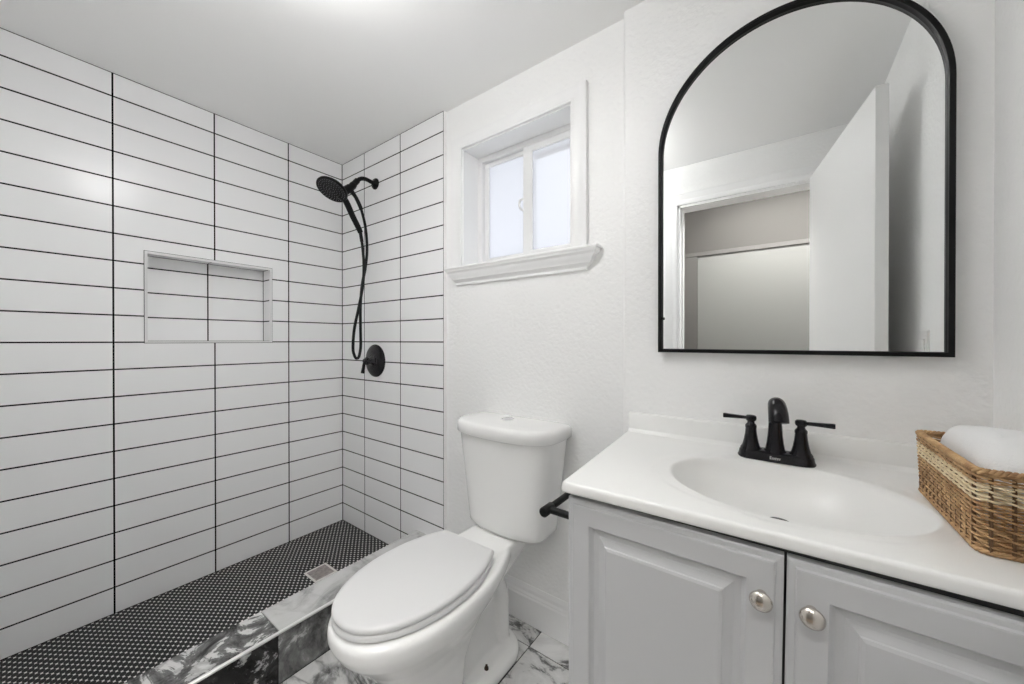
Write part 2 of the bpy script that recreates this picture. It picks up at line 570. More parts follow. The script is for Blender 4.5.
# baseboard under the window
def baseboard(name, p0, p1, out, label, h=0.145):
    p0, p1, out = Vector(p0), Vector(p1), Vector(out)
    prof = [(0, 0), (0.016, 0), (0.016, h - 0.045), (0.0135, h - 0.038), (0.0135, h - 0.034), (0.010, h - 0.026), (0.0085, h - 0.014), (0.006, h - 0.006), (0.004, h), (0, h)]
    bm = bmesh.new()
    poly = [p0 + out * (a - 0.002) + Vector((0, 0, z + 0.0005)) for a, z in prof]
    extrude_poly(bm, poly, p1 - p0)
    return tag(obj(name, bm, M_TRIM), label, 'baseboard', kind='structure')
baseboard('baseboard_back', (XCO + 0.004, YW, 0), (XJ, YW, 0), (0, -1, 0), 'white moulded baseboard behind the toilet')
baseboard('baseboard_front', (XCO + 0.004, YD, 0), (DX0 - 0.07, YD, 0), (0, 1, 0), 'white moulded baseboard beside the doorway')

# ---------------------------------------------------------------- window
win = empty('window_1', ((WX0 + WX1) / 2, YW, WZ0), 'small frosted sliding window with white casing over the toilet', 'window', kind='structure')
YF = 1.285             # room-side face of the vinyl frame


def sweep(bm, path, prof, nrm):
    """path: points in the wall plane with outward directions; prof: (outward, off wall)"""
    nrm = Vector(nrm)
    rings = []
    for p, o in path:
        rings.append([Vector(p) + Vector(o) * a + nrm * d for a, d in prof])
    loft(bm, rings, True, True)


cas = [(0.0, -0.002), (0.0, 0.012), (0.004, 0.014), (0.010, 0.0145), (0.014, 0.012), (0.040, 0.013), (0.046, 0.0145), (0.052, 0.016), (0.061, 0.016), (0.0625, 0.013), (0.0625, -0.002)]
sz = WZ0 + 0.004
bm = bmesh.new()
sweep(bm, [((WX0, YW, sz), (-1, 0, 0)), ((WX0, YW, WZ1), (-1, 0, 0.82)), ((WX1, YW, WZ1), (1, 0, 0.82)), ((WX1, YW, sz), (1, 0, 0))], cas, (0, -1, 0))
obj('casing', bm, M_TRIM, win, smooth=40)
# jamb lining
bm = bmesh.new()
for (x0, x1, z0, z1) in ((WX0 - 0.001, WX0 + 0.006, WZ0, WZ1), (WX1 - 0.006, WX1 + 0.001, WZ0, WZ1), (WX0, WX1, WZ1 - 0.006, WZ1 + 0.001), (WX0, WX1, WZ0 - 0.001, WZ0 + 0.006)):
    box(bm, x0, x1, YW - 0.002, YF + 0.02, z0, z1)
obj('jamb', bm, M_TRIM, win)
# sill board and the moulding under it
SX0, SX1 = -1.222, -0.492
bm = bmesh.new()
box(bm, SX0, SX1, YW - 0.042, YW + 0.004, WZ0 - 0.012, WZ0 - 0.001, 0.003, 2)
box(bm, WX0, WX1, YW - 0.002, YF + 0.01, WZ0 - 0.012, WZ0 + 0.0045)
obj('sill', bm, M_TRIM, win, smooth=40)
bm = bmesh.new()
zt, zb = WZ0 - 0.012, H + 0.248
ap = [(0.038, zt), (0.037, zt - 0.008), (0.031, zt - 0.016), (0.029, zt - 0.024), (0.0225, zt - 0.034), (0.020, zt - 0.044), (0.014, zt - 0.050), (0.010, zt - 0.058), (0.010, zb), (0.0, zb)]
ax0, ax1 = SX0 + 0.004, SX1 - 0.004
rings = []
for d, z in ap:     # returns are mitred inwards at both ends
    k = (0.038 - d) * 1.55
    rings.append([Vector((ax0 + k, YW + 0.003, z)), Vector((ax0 + k, YW - d, z)), Vector((ax1 - k, YW - d, z)), Vector((ax1 - k, YW + 0.003, z))])
loft(bm, rings)
obj('apron', bm, M_TRIM, win, smooth=20)
# vinyl frame
FX0, FX1, FZ0, FZ1 = WX0 + 0.004, WX1 - 0.004, WZ0 + 0.002, WZ1 - 0.004


def ring_frame(bm, x0, x1, z0, z1, wl, wr, wb, wt, y0, y1, bev=0.003):
    outer = [(x0, z0), (x1, z0), (x1, z1), (x0, z1)]
    inner = [(x0 + wl, z0 + wb), (x1 - wr, z0 + wb), (x1 - wr, z1 - wt), (x0 + wl, z1 - wt)]
    def lerp(t): return [((o[0] + (i[0] - o[0]) * t), (o[1] + (i[1] - o[1]) * t)) for o, i in zip(outer, inner)]
    rings = []
    for t, y in ((0, y1), (0, y0), (0.86, y0), (1.0, y0 + bev), (1.0, y1)):
        rings.append([Vector((x, y, z)) for x, z in lerp(t)])
    rings.append(rings[0])
    loft(bm, rings, False, False)


bm = bmesh.new()
ring_frame(bm, FX0, FX1, FZ0, FZ1, 0.026, 0.026, 0.026, 0.026, YF, YF + 0.07)
obj('frame', bm, M_VINYL, win)
XM0, XM1 = -0.892, -0.842     # meeting stile
bm = bmesh.new()
ring_frame(bm, FX0 + 0.022, XM1 - 0.004, FZ0 + 0.022, FZ1 - 0.022, 0.024, 0.050, 0.03, 0.022, YF + 0.022, YF + 0.045)
sash = obj('sliding_sash', bm, M_VINYL, win)
obj('pane', B(FX0 + 0.044, XM0 + 0.004, YF + 0.031, YF + 0.036, FZ0 + 0.05, FZ1 - 0.042), M_FROST, sash)
bm = bmesh.new()
ring_frame(bm, XM0 + 0.008, FX1 - 0.022, FZ0 + 0.022, FZ1 - 0.022, 0.044, 0.022, 0.03, 0.030, YF + 0.004, YF + 0.020)
sash2 = obj('fixed_sash', bm, M_VINYL, win)
obj('pane', B(XM1 - 0.004, FX1 - 0.040, YF + 0.010, YF + 0.015, FZ0 + 0.05, FZ1 - 0.050), M_FROST2, sash2)
bm = bmesh.new()
lx = XM0 - 0.004
tube(bm, catmull([(lx + 0.006, YF + 0.020, H + 0.560), (lx - 0.004, YF + 0.006, H + 0.566), (lx - 0.008, YF + 0.002, H + 0.585), (lx - 0.004, YF + 0.006, H + 0.604), (lx + 0.006, YF + 0.020, H + 0.610)], 5), 0.005, 8)
obj('latch', bm, M_VINYL, win, smooth=60)

# the roof edge outside, seen through the right pane
bm = bmesh.new()
box(bm, -1.6, 0.6, 1.44, 1.75, H + 1.03, H + 1.07)
box(bm, -1.6, 0.6, 1.725, 1.75, H + 1.02, H + 1.14)
tag(obj('trim_3', bm, M_EAVE), 'beige roof eave outside the window', 'eave', kind='structure')

# ---------------------------------------------------------------- doorway, door and hall
bm = bmesh.new()
dc = [(0.0, -0.002), (0.0, 0.012), (0.006, 0.014), (0.022, 0.014), (0.028, 0.011), (0.060, 0.016), (0.068, 0.018), (0.070, 0.014), (0.070, -0.002)]
sweep(bm, [((DX0, YD, 0), (-1, 0, 0)), ((DX0, YD, DZ), (-1, 0, 1)), ((DX1 + 0.03, YD, DZ), (0.4, 0, 1)), ((DX1 + 0.03, YD, 0), (0.4, 0, 0))], dc, (0, 1, 0))
box(bm, DX0 - 0.002, DX0 + 0.014, YD - 0.11, YD + 0.003, 0, DZ)
box(bm, DX0, DX1, YD - 0.11, YD + 0.003, DZ - 0.014, DZ + 0.002)
box(bm, DX0 + 0.012, DX0 + 0.024, YD - 0.07, YD - 0.04, 0, DZ - 0.012)
tag(obj('trim_4', bm, M_TRIM), 'white doorway casing, seen in the mirror', 'door casing', kind='structure')

ang = math.atan2(0.648 - (-0.095), 0.250 - 0.122)
hx, hy = 0.122, -0.095
L_ = 0.752
ux, uy = math.cos(ang), math.sin(ang)
nx, ny = uy, -ux               # towards the right wall
bm = bmesh.new()
pts = []
for a, b in ((0, 0), (L_, 0), (L_, 0.034), (0, 0.034)):
    pts.append((hx + ux * a + nx * b, hy + uy * a + ny * b, 0.012))
extrude_poly(bm, pts, (0, 0, H + 0.828 - 0.012))
bmesh.ops.bevel(bm, geom=bm.edges[:], offset=0.0015, segments=1, affect='EDGES')
tag(obj('door_1', bm, M_DOOR), 'white bathroom door standing open against the right wall, seen in the mirror', 'door', kind='structure')
HY = -1.06                     # hall's far wall
tag(obj('floor_hall', B(-1.5, 1.1, HY - 0.1, YD - 0.10, -0.05, -0.001), M_HALLFLOOR), 'brown hall floor beyond the doorway', 'floor', kind='structure')
tag(obj('ceiling_hall', B(-1.5, 1.1, HY - 0.1, YD - 0.10, H + 1.20, H + 1.28), M_CEIL), 'white hall ceiling beyond the doorway', 'ceiling', kind='structure')
bm = bmesh.new()
box(bm, -1.5, 1.1, HY - 0.1, HY, 0, H + 1.2)
box(bm, -1.6, -1.5, HY - 0.1, YD - 0.1, 0, H + 1.2)
box(bm, 1.1, 1.2, HY - 0.1, YD - 0.1, 0, H + 1.2)
box(bm, -1.5, XL - 0.1 + 0.6, YD - 0.12, YD - 0.10, 0, H + 1.2)
box(bm, XR + 0.05, 1.1, YD - 0.12, YD - 0.10, 0, H + 1.2)
box(bm, XL - 0.1 + 0.6, XR + 0.05, YD - 0.12, YD - 0.10, ZC, H + 1.2)
tag(obj('wall_hall', bm, M_HALLWALL), 'greige hall wall over the closet, seen in the mirror', 'wall', kind='structure')
bm = bmesh.new()
zh = H + 0.695
box(bm, -0.90, 1.0, HY - 0.001, HY + 0.018, zh, zh + 0.022, 0.002)
box(bm, -0.90, 1.0, HY - 0.001, HY + 0.010, zh + 0.022, zh + 0.034, 0.002)
box(bm, -0.70, -0.550, HY - 0.001, HY + 0.014, 0, zh, 0.002)
tag(obj('trim_5', bm, M_HALLTRIM), 'greige closet trim in the hall, seen in the mirror', 'trim', kind='structure')
tag(obj('door_2', B(-0.549, 0.75, HY - 0.03, HY + 0.004, 0.01, zh, 0.002), M_CLOSET), 'plain sliding closet door in the hall, seen in the mirror', 'closet door', kind='structure')


lamp = empty('ceiling_lamp', (-0.83, 0.34, ZC), 'bathroom ceiling lamp, its open bowl form made up to brighten the ceiling', 'lamp')
LP = (-0.83, 0.34, ZC)
bm = bmesh.new()
lathe(bm, [(0.055, -0.001), (0.055, 0.012), (0.030, 0.018), (0.010, 0.022), (0.010, 0.100)], LP, (0, 0, -1), 40)
obj('canopy', bm, M_TRIM, lamp, smooth=40)
bm = bmesh.new()
lathe(bm, [(0.108, 0.101), (0.112, 0.100), (0.106, 0.116), (0.088, 0.132), (0.055, 0.143), (0.020, 0.147)], LP, (0, 0, -1), 48)
obj('bowl_shade', bm, M_LAMP, lamp, smooth=60)
bm = bmesh.new()
lathe(bm, [(0.100, 0.0995), (0.100, 0.098), (0.05, 0.097)], LP, (0, 0, -1), 48)
obj('ceiling_fill_glow', bm, M_LAMPUP, lamp)  # glowing disc added over the bowl, throws extra light on the ceiling
hall_fill = empty('hall_fill_panel', (0.10, -0.48, H + 1.20), 'unseen fill light panel added on the hall ceiling beyond the doorway', 'lamp')
bm = bmesh.new()
box(bm, -0.42, 0.62, -0.66, -0.30, H + 1.175, H + 1.2005, 0.003)
obj('frame', bm, M_TRIM, hall_fill)
obj('diffuser', B(-0.40, 0.60, -0.64, -0.32, H + 1.168, H + 1.176), M_HALLFILL, hall_fill)  # unseen glowing panel, added as fill for the bathroom

# ---------------------------------------------------------------- toilet
CX = -0.837
toilet = empty('toilet', (CX, 0.9, 0), 'white two-piece toilet with closed lid beside the shower curb', 'toilet')


def egg(cx, yf, yb, hw, hwb, ymid, z, n=56, sq=2.2):
    """plan outline: elliptic front, sides closing to half width hwb at the back"""
    pts = []
    m = n // 2
    half = []
    for k in range(m // 2 + 1):            # front centre -> widest
        a = PI / 2 * k / (m // 2)
        s, c = math.sin(a), math.cos(a)
        half.append((hw * s ** (2 / sq), ymid - (ymid - yf) * c ** (2 / sq)))
    rb = m - m // 2
    for k in range(1, rb + 1):             # widest -> back corner
        t = k / rb
        half.append((hw - (hw - hwb) * (t ** 2.2), ymid + (yb - ymid) * t))
    for x, y in half:
        pts.append(Vector((cx + x, y, z)))
    for x, y in half[::-1][:-1]:
        if x < 1e-6:
            continue
        pts.append(Vector((cx - x, y, z)))
    return pts


bm = bmesh.new()
body = [  # z, front, back, half width, back half width, widest at
    (0.000, 0.585, 0.800, 0.112, 0.100, 0.70), (0.020, 0.583, 0.800, 0.113, 0.102, 0.70), (0.035, 0.590, 0.785, 0.106, 0.098, 0.70),
    (0.10, 0.590, 0.775, 0.102, 0.096, 0.70), (0.17, 0.577, 0.785, 0.103, 0.096, 0.70), (0.220, 0.552, 0.820, 0.110, 0.094, 0.70),
    (0.265, 0.520, 0.880, 0.126, 0.090, 0.70), (0.300, 0.488, 0.930, 0.146, 0.090, 0.70), (0.332, 0.458, 0.97, 0.163, 0.095, 0.70), (0.360, 0.443, 1.0, 0.171, 0.100, 0.70),
    (0.382, 0.442, 1.0, 0.171, 0.100, 0.70), (0.392, 0.448, 1.0, 0.166, 0.098, 0.70), (0.396, 0.460, 1.0, 0.155, 0.09, 0.70)]
loft(bm, [egg(CX, yf, yb, hw, hb, ym, z) for z, yf, yb, hw, hb, ym in body])
# rear deck that carries the tank, trapway and foot


def rrect(cx, yf, yb, hw, r, z, n=6):
    pts = []
    for (sx, cy, a0) in ((1, yf + r, -PI / 2), (1, yb - r, 0), (-1, yb - r, PI / 2), (-1, yf + r, PI)):
        for k in range(n + 1):
            a = a0 + PI / 2 * k / n
            pts.append(Vector((cx + sx * (hw - r) + r * math.cos(a), cy + r * math.sin(a), z)))
    return pts


loft(bm, [rrect(CX, yf, yb, hw, r, z) for z, yf, yb, hw, r in (
    (0.255, 0.84, 1.00, 0.060, 0.03), (0.29, 0.83, 1.04, 0.075, 0.03), (0.33, 0.82, 1.10, 0.084, 0.03), (0.36, 0.82, 1.13, 0.095, 0.028), (0.392, 0.82, 1.14, 0.101, 0.022), (0.402, 0.83, 1.135, 0.096, 0.022))])
loft(bm, [rrect(CX, yf, yb, hw, r, z) for z, yf, yb, hw, r in (
    (0.0, 0.72, 1.07, 0.055, 0.05), (0.10, 0.74, 1.05, 0.044, 0.04), (0.20, 0.76, 1.03, 0.044, 0.04), (0.30, 0.80, 1.03, 0.058, 0.04))])
# bulging trapway on each side
for s in (-1, 1):
    tube(bm, catmull([(CX + s * 0.034, 0.88, 0.31), (CX + s * 0.040, 0.95, 0.30), (CX + s * 0.043, 1.0, 0.24), (CX + s * 0.042, 1.015, 0.15), (CX + s * 0.038, 1.02, 0.03)], 6), 0.032, 12)
# foot flange
loft(bm, [rrect(CX, yf, yb, hw, r, z, 8) for z, yf, yb, hw, r in ((0.0, 0.70, 1.095, 0.115, 0.10), (0.022, 0.70, 1.095, 0.115, 0.10), (0.032, 0.705, 1.09, 0.111, 0.098), (0.046, 0.72, 1.07, 0.086, 0.08))])
bowl = obj('bowl', bm, M_PORC, toilet)
rm = bowl.modifiers.new('blend', 'REMESH')
rm.mode = 'VOXEL'; rm.voxel_size = 0.0055; rm.use_smooth_shade = True
sm = bowl.modifiers.new('soften', 'SMOOTH')
sm.factor = 0.5; sm.iterations = 7
# bolts through the foot: rusty, uncovered
for s in (1, -1):
    bm = bmesh.new()
    bx, by = CX + s * 0.080, 0.895
    lathe(bm, [(0.007, 0.0), (0.007, 0.012), (0.004, 0.0125), (0.004, 0.020)], (bx, by, 0.038), (0, 0, 1), 12)
    lathe(bm, [(0.010, -0.004), (0.010, 0.0045), (0.008, 0.006)], (bx, by, 0.038), (0, 0, 1), 14)
    tag(obj('floor_bolt', bm, M_RUST, toilet, smooth=40), 'rusty brown floor bolt')

# seat and lid
LX = CX - 0.006


def slab(name, rings, m):
    bm = bmesh.new()
    loft(bm, rings)
    return obj(name, bm, m, toilet, smooth=50)


slab('seat', [egg(LX, 0.452 + i, 0.895 - i * 0.5, 0.162 - i, 0.114 - i, 0.71, z, sq=2.1) for i, z in ((0.005, 0.3985), (0.0, 0.402), (0.0, 0.4125), (0.004, 0.416))], M_SEAT)
slab('lid', [egg(LX, 0.453 + i, 0.905 - i * 0.6, 0.160 - i, 0.108 - i * 0.6, 0.70, z, sq=2.1) for i, z in ((0.006, 0.4175), (0.001, 0.419), (0.0, 0.422), (0.0, 0.427), (0.003, 0.4315), (0.010, 0.434), (0.030, 0.4355), (0.09, 0.4365))], M_SEAT)
for s in (-1, 1):
    bm = bmesh.new()
    box(bm, LX + s * 0.072 - 0.016, LX + s * 0.072 + 0.016, 0.893, 0.925, 0.397, 0.418, 0.006, 3)
    obj('hinge', bm, M_SEAT, toilet, smooth=50)
    bm = bmesh.new()
    lathe(bm, [(0.004, 0), (0.004, 0.003), (0.002, 0.004)], (LX + s * 0.060, 0.945, 0.396), (0, 0, 1), 10)
    tag(obj('deck_screw', bm, M_CHROME, toilet), 'small dark screw head')

# tank
TX = -0.810


def tank_ring(cx, yf, yb, hw, z, rb=0.022, side=0.55, n=2.6):
    """flat back, bowed front"""
    pts = []
    ys = yb - (yb - yf) * side
    for k in range(5):
        a = PI / 2 * k / 4
        pts.append(Vector((cx + hw - rb + rb * math.cos(a), yb - rb + rb * math.sin(a), z)))
    for k in range(5):
        a = PI / 2 + PI / 2 * k / 4
        pts.append(Vector((cx - hw + rb + rb * math.cos(a), yb - rb + rb * math.sin(a), z)))
    m = 32
    for k in range(m + 1):
        a = PI + PI * k / m
        c, s = math.cos(a), math.sin(a)
        pts.append(Vector((cx + hw * math.copysign(abs(c) ** (2 / n), c), ys + (ys - yf) * math.copysign(abs(s) ** (2 / n), s), z)))
    return pts


YBK = YW - 0.010
zt0, zt1 = 0.4040, H - 0.345
bm = bmesh.new()
rg = []
for t in [0, 0.006, 0.02, 0.05, 0.1, 0.3, 0.5, 0.75, 1.0]:
    ins = 0.022 * max(0, 1 - t / 0.05) ** 2
    rg.append(tank_ring(TX, 1.008 - 0.028 * t + ins, YBK - 0.014 * (1 - t), 0.164 + 0.038 * t - ins, zt0 + (zt1 + 0.006 - zt0) * t))
loft(bm, rg)
obj('tank', bm, M_PORC, toilet, smooth=60)
bm = bmesh.new()
zl0, zl1 = zt1, H - 0.298
lid_r = [(0.006, zl0), (0.0, zl0 + 0.004), (0.0, zl1 - 0.014), (0.003, zl1 - 0.006), (0.010, zl1 - 0.0015), (0.022, zl1), (0.06, zl1 + 0.001)]
loft(bm, [tank_ring(TX, 0.966 + i, YBK + 0.004 - i * 0.4, 0.216 - i, z, rb=0.02, side=0.5, n=2.5) for i, z in lid_r])
obj('tank_lid', bm, M_PORC, toilet, smooth=60)
bm = bmesh.new()
lathe(bm, [(0.026, 0), (0.026, 0.003), (0.022, 0.0045), (0.021, 0.0035), (0.018, 0.0035), (0.016, 0.004)], (TX - 0.018, 1.105, zl1), (0, 0, 1), 36)
btn = tag(obj('flush_button', bm, M_CHROME, toilet, smooth=40), 'round chrome dual flush button')

# ---------------------------------------------------------------- vanity
van = empty('vanity_cabinet', (0, 0.9, 0), 'light grey vanity cabinet with two raised-panel doors', 'vanity')
VX0, VX1 = -0.350, XR - 0.002
YDR = 0.672            # door faces
ZDT = H - 0.321
bm = bmesh.new()
box(bm, VX0, VX0 + 0.018, YDR + 0.020, YM - 0.001, 0.0, H - 0.3085, 0.001)
box(bm, VX1 - 0.018, VX1, YDR + 0.020, YM - 0.001, 0.0, H - 0.3085)
box(bm, VX0 + 0.018, VX1 - 0.018, YDR + 0.09, YDR + 0.105, 0.0, 0.095)
box(bm, VX0 + 0.018, VX1 - 0.018, YDR + 0.105, YM - 0.001, 0.085, 0.10)
box(bm, VX0 + 0.018, VX1 - 0.018, YM - 0.012, YM - 0.001, 0.10, H - 0.44)
obj('carcass', bm, M_CAB, van)
bm = bmesh.new()
box(bm, VX0 + 0.018, VX1 - 0.018, YDR + 0.024, YDR + 0.04, H - 0.40, H - 0.3085)
box(bm, -0.02, 0.03, YDR + 0.024, YDR + 0.04, 0.10, H - 0.35)
obj('gap_shade_rail', bm, M_CABIN, van)


def door_mesh(x0, x1t, x1b, z0, z1, mirror=False):
    """raised panel door; (x0) straight stile, (x1t, x1b) the other stile at top and bottom"""
    bm = bmesh.new()
    prof = [(0.0, 0.020), (0.0, 0.0065), (0.003, 0.0045), (0.0095, 0.0035), (0.0115, 0.0005), (0.014, 0.0), (0.047, 0.0), (0.050, 0.0045), (0.054, 0.0090), (0.064, 0.0100), (0.068, 0.0085), (0.078, 0.0035), (0.0795, 0.0015), (0.084, 0.0)]
    rings = []
    for ins, d in prof:
        y = YDR + d
        s = 1 if x1t > x0 else -1
        rings.append([Vector((x0 + s * ins, y, z0 + ins)), Vector((x1b - s * ins, y, z0 + ins)), Vector((x1t - s * ins, y, z1 - ins)), Vector((x0 + s * ins, y, z1 - ins))])
    loft(bm, rings)
    return bm


def knob(parent, x, z):
    bm = bmesh.new()
    lathe(bm, [(0.007, 0.0), (0.0055, -0.004), (0.0055, -0.010), (0.008, -0.013), (0.0140, -0.0165), (0.0150, -0.0195), (0.0140, -0.0225), (0.010, -0.0255), (0.005, -0.027), (0.0005, -0.0272)], (x, YDR, z), (0, 1, 0), 36)
    tag(obj('knob', bm, M_NICKEL, parent, smooth=60), 'round satin nickel knob')


dl = tag(obj('door', door_mesh(VX0 - 0.001, 0.0065, -0.003, 0.10, ZDT), M_CAB, van), 'left door of the vanity')
dr = tag(obj('door', door_mesh(VX1, 0.0100, 0.0005, 0.10, ZDT), M_CAB, van), 'right door of the vanity')
knob(dl, -0.0215, H - 0.386)
knob(dr, 0.0375, H - 0.385)

# countertop with integrated oval basin
ZK = H - 0.286
QB0, QB1 = (-0.384, 1.150), (XR - 0.0005, 1.150)       # back corners (before the splash)
QF0, QF1 = (-0.353, 0.662), (XR - 0.0005, 0.684)       # front corners
BCX, BCY, BA, BB = 0.006, 0.896, 0.201, 0.164
DRX, DRY = 0.0, 0.957
DEP = 0.101


def basin_t(x, y):
    lo, hi = 0.0, 1.6
    for _ in range(22):
        t = (lo + hi) / 2
        cx, cy = DRX + (BCX - DRX) * min(t, 1), DRY + (BCY - DRY) * min(t, 1)
        if ((x - cx) / (t * BA)) ** 2 + ((y - cy) / (t * BB)) ** 2 > 1:
            lo = t
        else:
            hi = t
    return (lo + hi) / 2


def top_z(x, y):
    z = ZK
    t = basin_t(x, y)
    if t < 1.0:
        z -= 0.004 + (DEP - 0.004) * (1 - t ** 2.6) ** 0.8
    elif t < 1.03:
        s = (1.03 - t) / 0.03
        z -= 0.004 * s * s
    # shallow outer ring pressed in the deck
    e = math.sqrt(((x - BCX) / (BA + 0.048)) ** 2 + ((y - BCY) / (BB + 0.028)) ** 2)
    if e < 1.0 and t >= 1.03:
        z -= 0.0018 * min(1, (1 - e) / 0.05)
    elif e < 1.0:
        z -= 0.0018
    # cove up to the splash
    if y > 1.138:
        z += 0.010 * ((y - 1.138) / 0.012) ** 2
    return z


bm = bmesh.new()
NU, NV = 210, 150
grid = []
for j in range(NV + 1):
    v = j / NV
    row = []
    for i in range(NU + 1):
        u = i / NU
        xb, yb = QB0[0] + (QB1[0] - QB0[0]) * u, QB0[1]
        xf, yf = QF0[0] + (QF1[0] - QF0[0]) * u, QF0[1] + (QF1[1] - QF0[1]) * u
        x, y = xf + (xb - xf) * v, yf + (yb - yf) * v
        row.append(bm.verts.new((x, y, top_z(x, y))))
    grid.append(row)
for j in range(NV):
    for i in range(NU):
        bm.faces.new((grid[j][i], grid[j][i + 1], grid[j + 1][i + 1], grid[j + 1][i]))
# rounded front and left edge, then underside
edge = [grid[j][0] for j in range(NV, -1, -1)] + [grid[0][i] for i in range(1, NU + 1)]
prev = edge
n = len(edge)
for out, dz in ((0.0022, -0.0010), (0.0040, -0.0035), (0.0046, -0.007), (0.0046, -0.017), (0.0036, -0.0205), (0.001, -0.022), (-0.03, -0.022)):
    cur = []
    for k, e in enumerate(edge):
        if k < NV:
            d = Vector((-1, 0, 0))
        elif k == NV:
            d = Vector((-0.75, -0.75, 0))
        else:
            d = Vector((0, -1, 0))
        p = Vector((e.co.x, e.co.y, ZK)) + d * out + Vector((0, 0, dz))
        cur.append(bm.verts.new(p))
    for k in range(n - 1):
        bm.faces.new((prev[k], prev[k + 1], cur[k + 1], cur[k]))
    prev = cur
top = empty('bathroom_sink', (0, 0.9, ZK), 'white sink top with moulded oval basin on the grey cabinet', 'sink')
obj('basin_deck', bm, M_SINK, top, smooth=60)
bm = bmesh.new()
zs_ = H - 0.2265
poly = [(1.168, ZK - 0.012), (1.146, ZK - 0.012), (1.150, ZK + 0.010), (1.1505, zs_ - 0.004), (1.153, zs_ - 0.001), (1.156, zs_), (1.168, zs_)]
extrude_poly(bm, [(-0.384, y if y < 1.16 else YM - 0.0005, z) for y, z in poly], (XR - 0.0005 + 0.384, 0, 0))
obj('backsplash', bm, M_SINK, top, smooth=40)
bm = bmesh.new()
zd = ZK - DEP - 0.0018
lathe(bm, [(0.021, -0.012), (0.0225, 0.004), (0.021, 0.0055), (0.017, 0.005), (0.016, 0.002)], (DRX, DRY, zd), (0, 0, 1), 32)
lathe(bm, [(0.0135, -0.004), (0.0145, 0.006), (0.012, 0.009), (0.004, 0.010)], (DRX, DRY, zd), (0, 0, 1), 32)
tag(obj('drain', bm, M_BLACK_GLOSS, top, smooth=40), 'black pop-up drain')

# ---------------------------------------------------------------- faucet
FX, FY = -0.008, 1.086
fa = empty('faucet', (FX, FY, ZK), 'black two-handle centerset faucet on the white sink top', 'faucet')


def stadium(cx, cy, L, r, z, n=12):
    pts = []
    for k in range(n + 1):
        a = -PI / 2 + PI * k / n
        pts.append(Vector((cx + L + r * math.cos(a), cy + r * math.sin(a), z)))
    for k in range(n + 1):
        a = PI / 2 + PI * k / n
        pts.append(Vector((cx - L + r * math.cos(a), cy + r * math.sin(a), z)))
    return pts


zf = ZK - 0.0018
bm = bmesh.new()
loft(bm, [stadium(FX, FY, 0.050, r, z) for r, z in ((0.027, zf), (0.027, zf + 0.004), (0.0255, zf + 0.006), (0.0245, zf + 0.010), (0.0235, zf + 0.016), (0.021, zf + 0.0205), (0.016, zf + 0.022))])
base = obj('base_plate', bm, M_BLACK_GLOSS, fa, smooth=50)
bm = bmesh.new()          # small worn pale lettering-like badge on the front of the base
for k, (dx, h) in enumerate(((-0.009, 0.007), (-0.0055, 0.0045), (-0.002, 0.0045), (0.0015, 0.005), (0.005, 0.0045), (0.0085, 0.0045))):
    box(bm, FX + dx - 0.0011, FX + dx + 0.0011, FY - 0.0262, FY - 0.0235, zf + 0.0065, zf + 0.0065 + h)
    box(bm, FX + dx - 0.0011, FX + dx + 0.0024, FY - 0.0262, FY - 0.0235, zf + 0.0065 + h - 0.0016, zf + 0.0065 + h)
tag(obj('badge', bm, M_BADGE, base), 'tiny pale badge')
bell = [(0.0225, 0.018), (0.0225, 0.022), (0.0185, 0.028), (0.0155, 0.040), (0.0128, 0.056), (0.0115, 0.070), (0.0122, 0.073), (0.0122, 0.077), (0.0105, 0.080), (0.008, 0.083), (0.0075, 0.087), (0.0105, 0.090), (0.0118, 0.094), (0.0115, 0.099), (0.009, 0.102), (0.003, 0.103)]
for s in (-1, 1):
    hx_ = FX + s * 0.049
    bm = bmesh.new()
    lathe(bm, [(r, d) for r, d in bell], (hx_, FY, zf), (0, 0, 1), 32)
    hd = obj('handle', bm, M_BLACK_GLOSS, fa, smooth=45)
    bm = bmesh.new()
    zz = zf + 0.0955
    rings = []
    for t, hw, hh in ((0.006, 0.0038, 0.0036), (0.022, 0.0042, 0.0040), (0.045, 0.0055, 0.0048), (0.0585, 0.0064, 0.0055), (0.060, 0.0058, 0.005)):
        x = hx_ + s * t
        yy = FY - 0.06 * t * 0.2
        rings.append([Vector((x, yy - hw, zz - hh * 0.6 + 0.001)), Vector((x, yy - hw * 0.6, zz - hh)), Vector((x, yy + hw * 0.6, zz - hh)), Vector((x, yy + hw, zz - hh * 0.6)),
                      Vector((x, yy + hw, zz + hh * 0.6)), Vector((x, yy + hw * 0.6, zz + hh)), Vector((x, yy - hw * 0.6, zz + hh)), Vector((x, yy - hw, zz + hh * 0.6))])
    loft(bm, rings)
    obj('lever', bm, M_BLACK_GLOSS, hd, smooth=40)
# spout: tall tapered column whose head bends over towards the basin
bm = bmesh.new()
lathe(bm, [(0.0225, 0.018), (0.0225, 0.021), (0.0195, 0.027), (0.0172, 0.040), (0.0150, 0.060), (0.0136, 0.085), (0.0130, 0.100)], (FX, FY, zf), (0, 0, 1), 32)
sa, ca = math.sin(0.12), math.cos(0.12)
path = catmull([(FX + sa * d, FY - ca * d, zf + z) for d, z in ((-0.001, 0.085), (0.0, 0.112), (0.006, 0.129), (0.022, 0.137), (0.041, 0.129), (0.054, 0.114), (0.058, 0.106))], 6)
nn = len(path)
tube(bm, path, [0.0131 + 0.0062 * min(1, i / nn * 1.3) for i in range(nn)], 24)
lathe(bm, [(0.0175, -0.006), (0.0194, 0.0), (0.0194, 0.005), (0.014, 0.0065)], path[-1], (sa * 0.3, -ca * 0.3, -1), 24)
obj('spout', bm, M_BLACK_GLOSS, fa, smooth=50)

